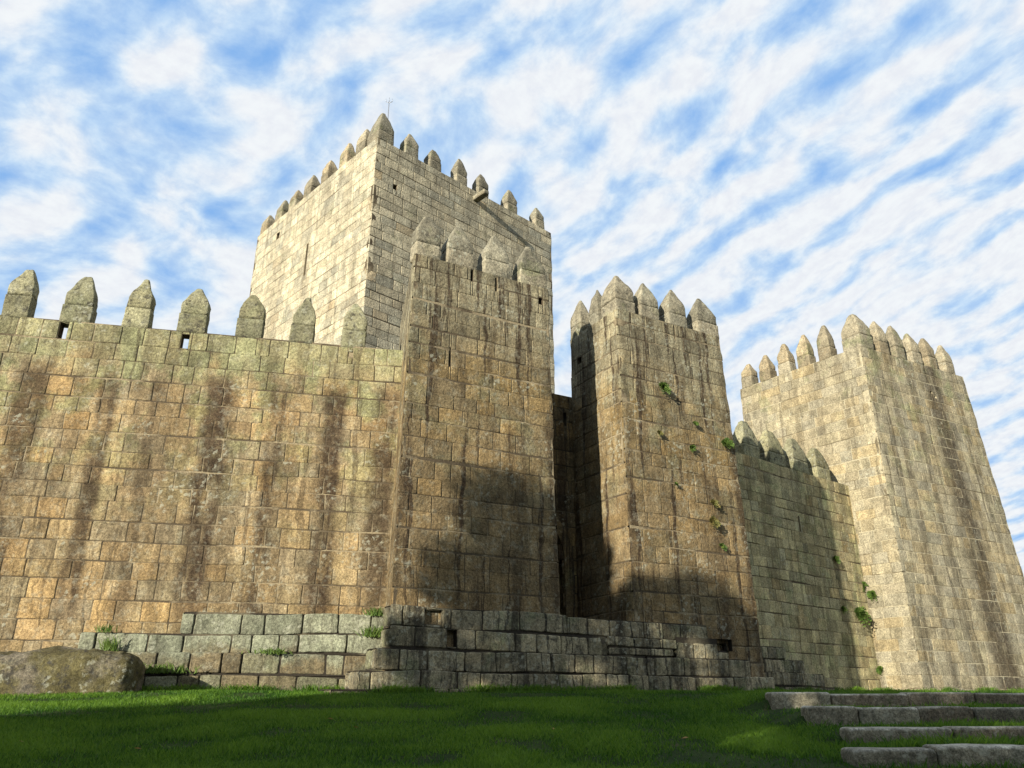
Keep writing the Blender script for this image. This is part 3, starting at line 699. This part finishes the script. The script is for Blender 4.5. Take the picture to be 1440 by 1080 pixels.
for i, (u, h) in enumerate([(-9.6, 1.75), (-7.78, 1.80), (-5.88, 1.72), (-3.98, 1.72), (-2.05, 1.62)]):
    merlon(root, at(CU, CA, u, CT), CA, 1.25, 0.7, 0.55, h*0.96, 'merlon', 640 + i, peak=0.5, tall=0.3)

# ------------------------------------------------------------------ stepped plinth under the gate towers
def footing(root, o, ang, rows, mats, seed, core=None):
    """rows of big blocks: (u0, u1, z0, z1, projection)"""
    a = Acc()
    for k, (u0, u1, z0, z1, pr) in enumerate(rows):
        q = lambda u, z, d: at(o, ang, u, z) + dirv(ang + 90)*d
        P = Patch(q(u0, z0, -pr), q(u1, z0, -pr), q(u1, z1, -pr), q(u0, z1, -pr))
        holes = [(h[0] - u0, h[1] - u0, h[2], h[3]) for h in PH if u0 < h[0] < u1 and z0 < (h[2]+h[3])/2 < z1]
        masonry(a, P, [z0, z1], 0.78, seed + k, u_off=u0, sp=0.07, gap=0.018, rec=0.045, rough=0.022, wav=0.05, bev=0.018, jag=0.016, off=0.022, holes=holes)
        for (ue, sgn) in ((u0, -1), (u1, 1)):
            c = [q(ue, z0, -pr), q(ue, z0, 0.4), q(ue, z1, 0.4), q(ue, z1, -pr)]
            if sgn < 0: c = [c[1], c[0], c[3], c[2]]
            masonry(a, Patch(*c), [z0, z1], 0.6, seed + k + 40, sp=0.09, gap=0.03, rec=0.05, rough=0.025, bev=0.04, wav=0)
        c = np.array([q(u0, z1 - .02, -pr + .05), q(u1, z1 - .02, -pr + .05), q(u1, z1 - .02, .4), q(u0, z1 - .02, .4)])
        a.add(c, c[:, :2], (0.5, 0.5, 0.5, 1), [(0, 1, 2, 3)], 0, False)
    if core:
        q = lambda u, z, d: at(o, ang, u, z) + dirv(ang + 90)*d
        u0, u1, d0, d1, z0, z1 = core
        prism(a, [q(u0, z0, d0), q(u1, z0, d0), q(u1, z0, d1), q(u0, z0, d1)], [q(u0, z1, d0), q(u1, z1, d0), q(u1, z1, d1), q(u0, z1, d1)], 1)
    return a.build('stonework', mats, root)
PH = [(0.9, 1.35, 1.72, 2.05), (1.45, 1.72, 1.2, 1.6), (10.2, 10.8, 1.35, 1.68)]
root = empty('stone_plinth', at(FT, 29, 5, 0.1), 'stepped plinth of grey mossy blocks under the two gate towers', 'plinth')
footing(root, FT, 29, [(-0.02, 5.0, 1.62, 2.12, 0.10), (5.0, 9.9, 1.60, 2.06, 0.14), (-0.04, 6.2, 1.13, 1.61, 0.22), (6.2, 8.6, 1.33, 1.59, 0.25), (6.2, 8.4, 1.12, 1.32, 0.30), (8.6, 10.6, 1.13, 1.58, 0.20), (-0.40, 7.4, 0.64, 1.12, 0.36), (7.4, 11.2, 0.62, 1.11, 0.40), (-0.85, 12.0, 0.20, 0.62, 0.52), (-1.5, 6.4, -0.1, 0.22, 0.66)], ['plinth', 'mortar_dark'], 700, core=(2.2, 9.0, 0.06, 3.4, -0.1, 1.98))
PH = []
root = empty('stone_plinth', at(CU, CA, -8, 0.1), 'worn black-streaked blocks stepping down along the foot of the shaded right curtain wall', 'plinth')
footing(root, CU, CA, [(-12, -7.3, 1.5, 1.95, 0.08), (-12, -6.2, 1.0, 1.48, 0.16), (-12, -5.0, 0.5, 0.98, 0.26), (-12, -4.2, 0.0, 0.48, 0.36)], ['plinth', 'mortar_dark'], 740)
root = empty('stone_plinth', at(LW, LA, -4, 0.1), 'low footing of pinkish and pale green blocks along the foot of the left wall', 'plinth')
footing(root, LW, LA, [(-5.05, 0.15, 1.56, 2.08, 0.14), (-7.3, 0.15, 1.08, 1.54, 0.24), (-6.2, 0.3, 0.56, 1.06, 0.36), (-6.2, 0.4, -0.05, 0.54, 0.48)], ['footing', 'mortar_dark'], 760)

# ------------------------------------------------------------------ boulder
def boulder():
    n, m = 120, 44
    a = Acc(); V = []
    for j in range(m + 1):
        for i in range(n):
            th = 2*pi*i/n; ph = pi/2*j/m
            c, s_ = cos(th), sin(th); e = 0.55
            x = np.sign(c)*abs(c)**e; y = np.sign(s_)*abs(s_)**e; zz = sin(ph)**0.42; r = cos(ph)**0.30
            V.append((x*r, y*r, zz))
    V = np.array(V); V[:, 0] = np.where(V[:, 0] < 0, V[:, 0]*(1.0 + 0.9*(1 - V[:, 2])), V[:, 0]*1.0)
    V[:, 2] *= np.clip(1.0 + 0.03*V[:, 0] , 0.3, 1.05)
    V *= np.array([1.95, 0.85, 1.02])
    nn = fnoise(V*1.1, 5, 4); d = V/np.maximum(1e-3, np.linalg.norm(V, axis=1))[:, None]
    V = V + d*(nn*0.20 + fnoise(V*3.3, 9, 4)*0.12)[:, None]
    o = at(LW, LA, -7.35, 0.0) + dirv(LA - 90)*1.55
    V = V @ np.array([[cos(radians(9)), sin(radians(9)), 0], [-sin(radians(9)), cos(radians(9)), 0], [0, 0, 1]]) + o
    f = [(j*n + i, j*n + (i+1) % n, (j+1)*n + (i+1) % n, (j+1)*n + i) for j in range(m) for i in range(n)]
    a.add(V, V[:, [0, 2]], (0.5, 0.5, 0.5, 1), f)
    b = a.build('boulder', ['boulder'], None, o)
    tag(b, 'big weathered granite boulder on the grass against the left wall', 'boulder')
boulder()

# ------------------------------------------------------------------ stone steps in the grass
STL = ['lowest, nearest grass step edged with granite kerbs, with two pale blocks at its left end', 'second grass step from the bottom, one long pale block at its left end',
       'third grass step from the bottom, pale speckled blocks at both ends', 'topmost grass step at the foot of the right walls']
SPL = [[(0, .95, 1), (.95, 2.05, 1), (2.05, 3.4, 0), (3.4, 4.7, 0), (4.7, 6.2, 0), (6.2, 7.6, 0)],
       [(0, 1.35, 1), (1.35, 2.6, 0), (2.6, 3.9, 0), (3.9, 5.0, 0), (5.0, 6.4, 0)],
       [(0, .75, 1), (.75, 1.65, 1), (1.65, 2.5, 0), (2.5, 3.5, 0), (3.5, 4.6, 0), (4.6, 6.9, 1), (6.9, 8, 0)],
       [(0, 1.05, 1), (1.05, 2.4, 0), (2.4, 3.6, 0), (3.6, 4.5, 0)]]
for k, (y0, x0, zt, zb) in enumerate(STEPS):
    root = empty('stone_step', (x0, y0, zb), STL[k], 'step', 'granite steps in the lawn')
    for j, (a0, a1, pale) in enumerate(SPL[k]):
        a = Acc(); wd = a1 - a0 - 0.015; hh = zt - zb
        ex = dirv(1.5); ey = dirv(-88.5); dj = MRNG.uniform(-0.025, 0.025); dz = MRNG.uniform(-0.02, 0.015)
        o = np.array([x0, y0, zb]) + ex*((a0 + a1)/2) - ey*(0.2 + dj)
        secs = [(z, wd, 0.4, 0, 0.03) for z in np.linspace(0, hh - 0.05 + dz, 6)] + [(hh - 0.015 + dz, wd - 0.02, 0.385, 0, 0.04), (hh + dz, wd - 0.07, 0.33, 0, 0.05)]
        stone_loft(a, o, ex, ey, secs, 800 + k*10 + j, (MRNG.random(), MRNG.random(), MRNG.random(), 1), 0.013, npts=60)
        b = a.build('step_block', ['step_pale' if pale else 'step'], root)
    if k == 3:
        a = Acc(); o = np.array([x0, y0 + 0.4, -0.05]) + dirv(1.5)*5.3
        stone_loft(a, o, dirv(1.5), dirv(-88.5), [(z, 1.35, 0.4, 0, 0.03) for z in (0, .05, .1, .145)] + [(.165, 1.3, 0.34, 0, .05)], 870, (.6, .6, .5, 1), 0.02, npts=60)
        a.build('step_block', ['step_pale'], root)

# ------------------------------------------------------------------ plants in the joints
def leaf_clump(o, nrm, r, n, seed, droop=0.4, size=0.09, mat='fern', up=0.5):
    rng = np.random.RandomState(seed); a = Acc()
    for i in range(n):
        th = rng.uniform(0, 2*pi); t1 = np.cross(nrm, [0, 0, 1.0]); t1 /= np.linalg.norm(t1)
        d = t1*cos(th)*rng.uniform(.4, 1) + np.array([0, 0, 1.0])*(sin(th)*rng.uniform(.3, 1) + up*0.5) + nrm*rng.uniform(0.25, 1.0)
        d /= np.linalg.norm(d); L = r*rng.uniform(0.5, 1.1); tone = rng.random()
        side = np.cross(d, nrm + rng.normal(0, .4, 3)); side /= np.linalg.norm(side)
        for k in range(5):                                  # leaflets along an arching frond
            s = (k + 1)/5; p = o + d*L*s + np.array([0, 0, -droop*L*s*s])
            for sg in (-1, 1):
                q = p + side*sg*size*(1.15 - s*0.7) + d*size*0.3; wv = d*size*0.3
                up_ = np.cross(side, d)*size*0.12*rng.normal()
                V = [p - wv*0.6, q - wv*0.3 + up_, q + wv + up_, p + wv]
                a.add(np.array(V), np.array(V)[:, :2], (min(1, max(0, tone + rng.normal(0, .15))), .5, .5, 1), [(0, 1, 2, 3)])
    return a
def nrm_of(ang): return dirv(ang - 90)
FERNS = [(MT, 29, 1.68, 9.52, .26, 34, 'fern', 'bushy green fern high on the right gate tower, the uppermost plant on it'),
    (MT, 29, 4.20, 7.98, .26, 36, 'fern', 'large olive fern near the right edge of the right gate tower'),
    (MT, 29, 2.92, 8.46, .13, 14, 'fern', 'tiny fern above and left of the large olive fern on the right gate tower'),
    (MT, 29, 1.40, 7.9, .12, 12, 'fern_dry', 'small dry plant below the uppermost fern on the right gate tower'),
    (MT, 29, 2.72, 7.60, .15, 16, 'fern', 'small fern in a joint at mid height of the right gate tower'),
    (MT, 29, 1.92, 6.28, .11, 10, 'fern', 'lone small sprig in a joint left of centre on the right gate tower'),
    (MT, 29, 3.40, 5.85, .19, 22, 'fern_dry', 'yellowish fern clump, upper of the pair above the tree shadow on the right gate tower'),
    (MT, 29, 3.30, 5.25, .24, 28, 'fern_dry', 'drooping yellowish fern, lower of the pair above the tree shadow on the right gate tower'),
    (MT, 29, 3.60, 4.5, .13, 12, 'fern', 'small fern in the tree shadow low on the right gate tower'),
    (CU, CA, -2.38, 5.95, .24, 30, 'fern', 'green fern on the sunlit strip of the right curtain wall, uppermost there'),
    (CU, CA, -1.15, 3.65, .50, 60, 'fern', 'largest green fern bush low on the sunlit strip of the right curtain wall'),
    (CU, CA, -2.35, 3.75, .20, 20, 'fern', 'dark fern on the shadow edge of the right curtain wall'),
    (R, 127, 1.97, 5.0, .30, 40, 'fern', 'round green fern in the inner corner between right curtain wall and corner tower'),
    (R, 127, 1.55, 4.55, .30, 40, 'fern', 'dense round fern low on the left face of the pale corner tower'),
    (R, 127, 1.80, 1.30, .25, 24, 'fern', 'pale green weed near the ground in the inner corner by the corner tower')]
for i, (o, ang, u, z, r, n, mt, lab) in enumerate(FERNS):
    nr = nrm_of(ang) if o is not R else -dirv(37)
    p = at(o, ang, u, z) + nr*0.03
    a = leaf_clump(p, nr, r, n, 900 + i, size=0.045 + r*0.17, mat=mt)
    tag(a.build('fern', [mt], None, p), lab, 'fern', 'ferns growing in the wall joints')

def tuft(p, r, n, h, seed, mat='fern'):
    rng = np.random.RandomState(seed); a = Acc()
    for i in range(n):
        b = p + np.array([rng.normal(0, r), rng.normal(0, r*0.3), rng.uniform(-.03, .02)]); L = h*rng.uniform(.4, 1.1)
        lean = np.array([rng.normal(0, .45), rng.normal(-.25, .25), 1.0]); lean /= np.linalg.norm(lean)
        w_ = np.array([0.012, 0.004*rng.normal(), 0]); mid = b + lean*L*.6; tip = b + lean*L + np.array([lean[0]*L*.4, lean[1]*L*.4, -.18*L])
        V = [b - w_, b + w_, mid + w_*.8, mid - w_*.8, tip]
        a.add(np.array(V), np.array(V)[:, :2], (rng.random(), .5, .5, 1), [(0, 1, 2, 3), (3, 2, 4)])
    return a
TUFTS = [(LW, LA, -5.35, .62, .42, .32, 170, .30, 'broad bright grass tuft on the left footing beside the boulder'),
    (LW, LA, -6.55, 1.12, .34, .10, 60, .45, 'upright weed growing between pale blocks above the boulder'),
    (LW, LA, -6.75, 1.55, .28, .10, 40, .25, 'grass tuft on the top ledge of the footing above the boulder'),
    (LW, LA, -2.75, 1.08, .40, .22, 80, .20, 'low grass tuft on the middle ledge of the left footing'),
    (LW, LA, -0.25, 1.54, .30, .16, 110, .35, 'grass tuft in the angle between left wall and left gate tower, lower one'),
    (LW, LA, -0.20, 2.08, .16, .12, 70, .32, 'grass tuft in the angle between left wall and left gate tower, upper one'),
    (FT, 29, 3.6, .22, .60, .28, 130, .22, 'grass tuft on the bottom ledge below the left gate tower'),
    (FT, 29, 5.0, .22, .60, .10, 110, .16, 'small grass tuft on the bottom ledge below the gateway'),
    (LW, LA, -4.3, .02, .6, .18, 260, .2, 'straggling grass along the foot of the left footing')]
for i, (o, ang, u, z, pr, r, n, h, lab) in enumerate(TUFTS):
    p = at(o, ang, u, z) + dirv(ang - 90)*pr
    tag(tuft(p, r, n, h, 950 + i).build('grass_tuft', ['fern'], None, p), lab, 'grass tuft', 'grass tufts on the stone ledges')

# ------------------------------------------------------------------ lawn grass: uncountable blades
def grass():
    rng = np.random.RandomState(4); N = 300000
    y = 8.7 + 10.6*rng.random(N)**1.25; x = (rng.random(N)*2 - 1)*(y*0.62 + 1.5)
    keep = np.ones(N, bool)
    for (y0, x0, zt, zb) in STEPS: keep &= ~((x > x0 - 0.02) & (x < x0 + 8) & (y > y0 - 0.06) & (y < y0 + 0.42))
    d = fnoise(np.stack([x*0.9, y*0.9, 0*x], 1), 8, 3)
    keep &= (rng.random(N) < np.clip(0.80 + d*1.6, 0.08, 1))
    x, y, d = x[keep], y[keep], d[keep]; extra = np.zeros(len(x))
    # longer, ragged grass along the foot of the stonework
    for (o, ang, u0, u1, pr, k) in ((LW, LA, -12, -0.8, .56, 5000), (FT, 29, -1.7, 6.6, .74, 4500), (FT, 29, 6.3, 12.2, .60, 3500), (CU, CA, -9, 0, .45, 2500), (R, 29, -.3, 9.5, .12, 2500)):
        uu = rng.uniform(u0, u1, k); dd = pr + np.abs(rng.normal(0, .12, k)); c = fnoise(np.stack([uu*1.3, 0*uu, 0*uu + k], 1), 31, 2); m_ = rng.random(k) < np.clip(.45 + c*1.5, 0.03, 1); uu, dd, c = uu[m_], dd[m_], c[m_]
        D, Nn = dirv(ang), dirv(ang - 90)
        x = np.concatenate([x, o[0] + D[0]*uu + Nn[0]*dd]); y = np.concatenate([y, o[1] + D[1]*uu + Nn[1]*dd]); d = np.concatenate([d, c*.5]); extra = np.concatenate([extra, 0.5 + 1.3*rng.random(len(uu))])
    N = len(x); z = gh(x, y) - 0.006
    near = np.zeros(N)
    for (y0, x0, zt, zb) in STEPS: near = np.maximum(near, ((x > x0 - .3) & (x < x0 + 8))*np.clip(1 - np.abs(np.where(y < y0, y0 - .06 - y, y - y0 - .42))/.22, 0, 1))
    h = (0.045 + 0.035*rng.random(N))*(1 + 0.6*d)*(1 + 1.3*near*rng.random(N) + extra); ang = rng.random(N)*2*pi; wd = 0.006 + 0.005*rng.random(N)
    lx = rng.normal(0, .45, N)*h; ly = rng.normal(0, .45, N)*h
    B = np.stack([x, y, z], 1); wv = np.stack([np.cos(ang)*wd, np.sin(ang)*wd, 0*wd], 1)
    V = np.empty((N, 4, 3)); V[:, 0] = B - wv; V[:, 1] = B + wv
    V[:, 2] = B + wv*.7 + np.stack([lx*.5, ly*.5, h*.6], 1); V[:, 3] = B + np.stack([lx, ly, h], 1)
    me = bpy.data.meshes.new('grass'); me.vertices.add(N*4); me.vertices.foreach_set('co', V.astype(np.float32).ravel())
    me.loops.add(N*4); me.loops.foreach_set('vertex_index', np.arange(N*4, dtype=np.int32))
    me.polygons.add(N); me.polygons.foreach_set('loop_start', np.arange(0, N*4, 4, dtype=np.int32)); me.polygons.foreach_set('loop_total', np.full(N, 4, np.int32))
    d2 = fnoise(np.stack([x*0.35, y*0.35, 0*x], 1), 21, 3)
    t = np.clip(0.45 + 0.7*d + 0.5*d2 + rng.normal(0, .24, N), 0, 1); T = np.ones((N, 4, 4), np.float32); T[:, :, 0] = t[:, None]
    me.update(calc_edges=True)
    ca = me.color_attributes.new('tone', 'FLOAT_COLOR', 'POINT'); ca.data.foreach_set('color', T.ravel())
    me.materials.append(M['blade']); o = bpy.data.objects.new('grass', me); C.objects.link(o)
    tag(o, 'short green lawn grass on the slope below the castle', 'grass', kind='stuff')
grass()
LEAVES = [(-4.6, 10.6, 'orange dead leaf lying on the lawn, lower left'), (-6.4, 11.2, 'pale yellow dead leaf lying far left on the lawn'), (-2.3, 12.6, 'brown dead leaf lying on the middle of the lawn, nearest the left wall'),
    (-2.9, 13.6, 'white bit of leaf lying on the lawn towards the boulder'), (2.3, 11.4, 'yellow leaf on the lawn left of the granite steps'), (0.6, 12.2, 'tan dead leaf on the lawn below the gateway')]
for i, (x, y, lab) in enumerate(LEAVES):
    z = float(gh(np.array([x]), np.array([y]))[0]) + 0.05; a = Acc(); r = np.random.RandomState(i)
    th = r.uniform(0, 6.28); e1 = np.array([cos(th), sin(th), .15]); e2 = np.array([-sin(th), cos(th), .3]); p = np.array([x, y, z])
    V = np.array([p - e1*.05, p + e2*.025 + [0, 0, .008], p + e1*.05, p - e2*.025 + [0, 0, .008], p + [0, 0, -.005]])
    a.add(V, V[:, :2], (r.random(), .5, .5, 1), [(0, 4, 1), (1, 4, 2), (2, 4, 3), (3, 4, 0)])
    tag(a.build('fallen_leaf', ['dead'], None, p), lab, 'leaf', 'dead leaves on the lawn')

# ------------------------------------------------------------------ unseen trees behind the viewer
HH = np.array([0.566, 0.824]); QQ = np.array([0.824, -0.566])
def tree(wq, uq, top, rad, low, seed, nl, label):
    rng = np.random.RandomState(seed); p2 = HH*uq + QQ*wq; g0 = -1.65; base = np.array([p2[0], p2[1], g0])
    root = empty('tree', base, label, 'tree', 'trees behind the viewer')
    a = Acc(); H = top - g0
    tube(a, base, base + [0, 0, H*.45], .28, .2, 10); tube(a, base + [0, 0, H*.45], base + [.2, .1, H*.85], .2, .05, 10)
    cl = []
    zc0 = (low + top)/2; hz = (top - low)/2
    for k in range(26):
        th = rng.uniform(0, 2*pi); zz = rng.uniform(-1, 1); rr = rad*math.sqrt(max(0.08, 1 - zz*zz*0.85))*rng.uniform(.35, .95)
        c = np.array([base[0] + rr*cos(th), base[1] + rr*sin(th), zc0 + zz*(hz - .5)]); cl.append((c, rng.uniform(.6, 1.15)))
        if k < 12: tube(a, base + [0, 0, max(.3, min(H*.8, (c[2] - g0)*.75))], c, .09, .02, 6)
    a.build('trunk', ['bark'], root)
    V = []; n = nl
    idx = rng.randint(0, len(cl), n); cen = np.array([c for c, _ in cl])[idx]; cr = np.array([r for _, r in cl])[idx]
    d = rng.normal(0, 1, (n, 3)); d /= np.linalg.norm(d, axis=1)[:, None]; pos = cen + d*(cr*rng.random(n)**.45)[:, None]
    e1 = rng.normal(0, 1, (n, 3)); e1 /= np.linalg.norm(e1, axis=1)[:, None]; e2 = np.cross(e1, d + 1e-3); e2 /= np.linalg.norm(e2, axis=1)[:, None]
    s = (0.09 + .08*rng.random(n))[:, None]
    V = np.stack([pos - e1*s*1.4, pos + e2*s*.8, pos + e1*s*1.4, pos - e2*s*.8], 1).reshape(-1, 3)
    c = Acc(); T = np.ones((4*n, 4)); T[:, 0] = np.repeat(rng.random(n), 4)
    c.add(V, V[:, :2], T, [(4*i, 4*i+1, 4*i+2, 4*i+3) for i in range(n)], 0, False)
    c.build('crown', ['leaf'], root)
TREES = [(-11.5, -16, 14.7, 1.5, 4.5), (-9.7, -17, 15.0, 1.5, 4.0), (-8.5, -15, 13.9, 1.4, 4.0), (-7.3, -16, 13.4, 1.9, 3.5), (-4.4, -17, 13.2, 2.2, 3.0), (-1.6, -16, 12.6, 2.2, 2.5), (1.4, -17, 12.0, 2.3, 2.0), (4.4, -16, 12.0, 2.3, 2.0),
    (-14.0, -16, 6.7, 1.7, 1.2), (-16.2, -16, 5.5, 1.7, 0.8), (-18.4, -16, 4.6, 1.8, 0.4), (-20.6, -16, 4.1, 1.8, 0.2), (-22.8, -16, 4.0, 1.8, 0.2), (-12.3, -14, 7.6, 1.6, 2.0),
    (-5.8, -12, 7.6, 1.8, 1.0), (-2.9, -12, 7.4, 1.9, 0.6), (0.0, -12, 7.2, 1.9, 0.4), (2.9, -12, 7.2, 1.9, 0.4), (6.8, -14, 9.0, 2.2, 0.6)]
TREES += [(w_, u_, 15.5, 3.2, 1.0) for w_, u_ in ((9, -15), (13.5, -14), (18, -11), (22, -6), (25, 0), (27, 7), (-29, -18), (-33, -14), (-37, -10))]  # extra unseen trees added at the sides to cut skylight on the walls
for i, t in enumerate(TREES):
    tree(*t, 60 + i, 9000, 'unseen leafy broad-crowned tree behind the viewer, keeping sun and sky light off the scene')
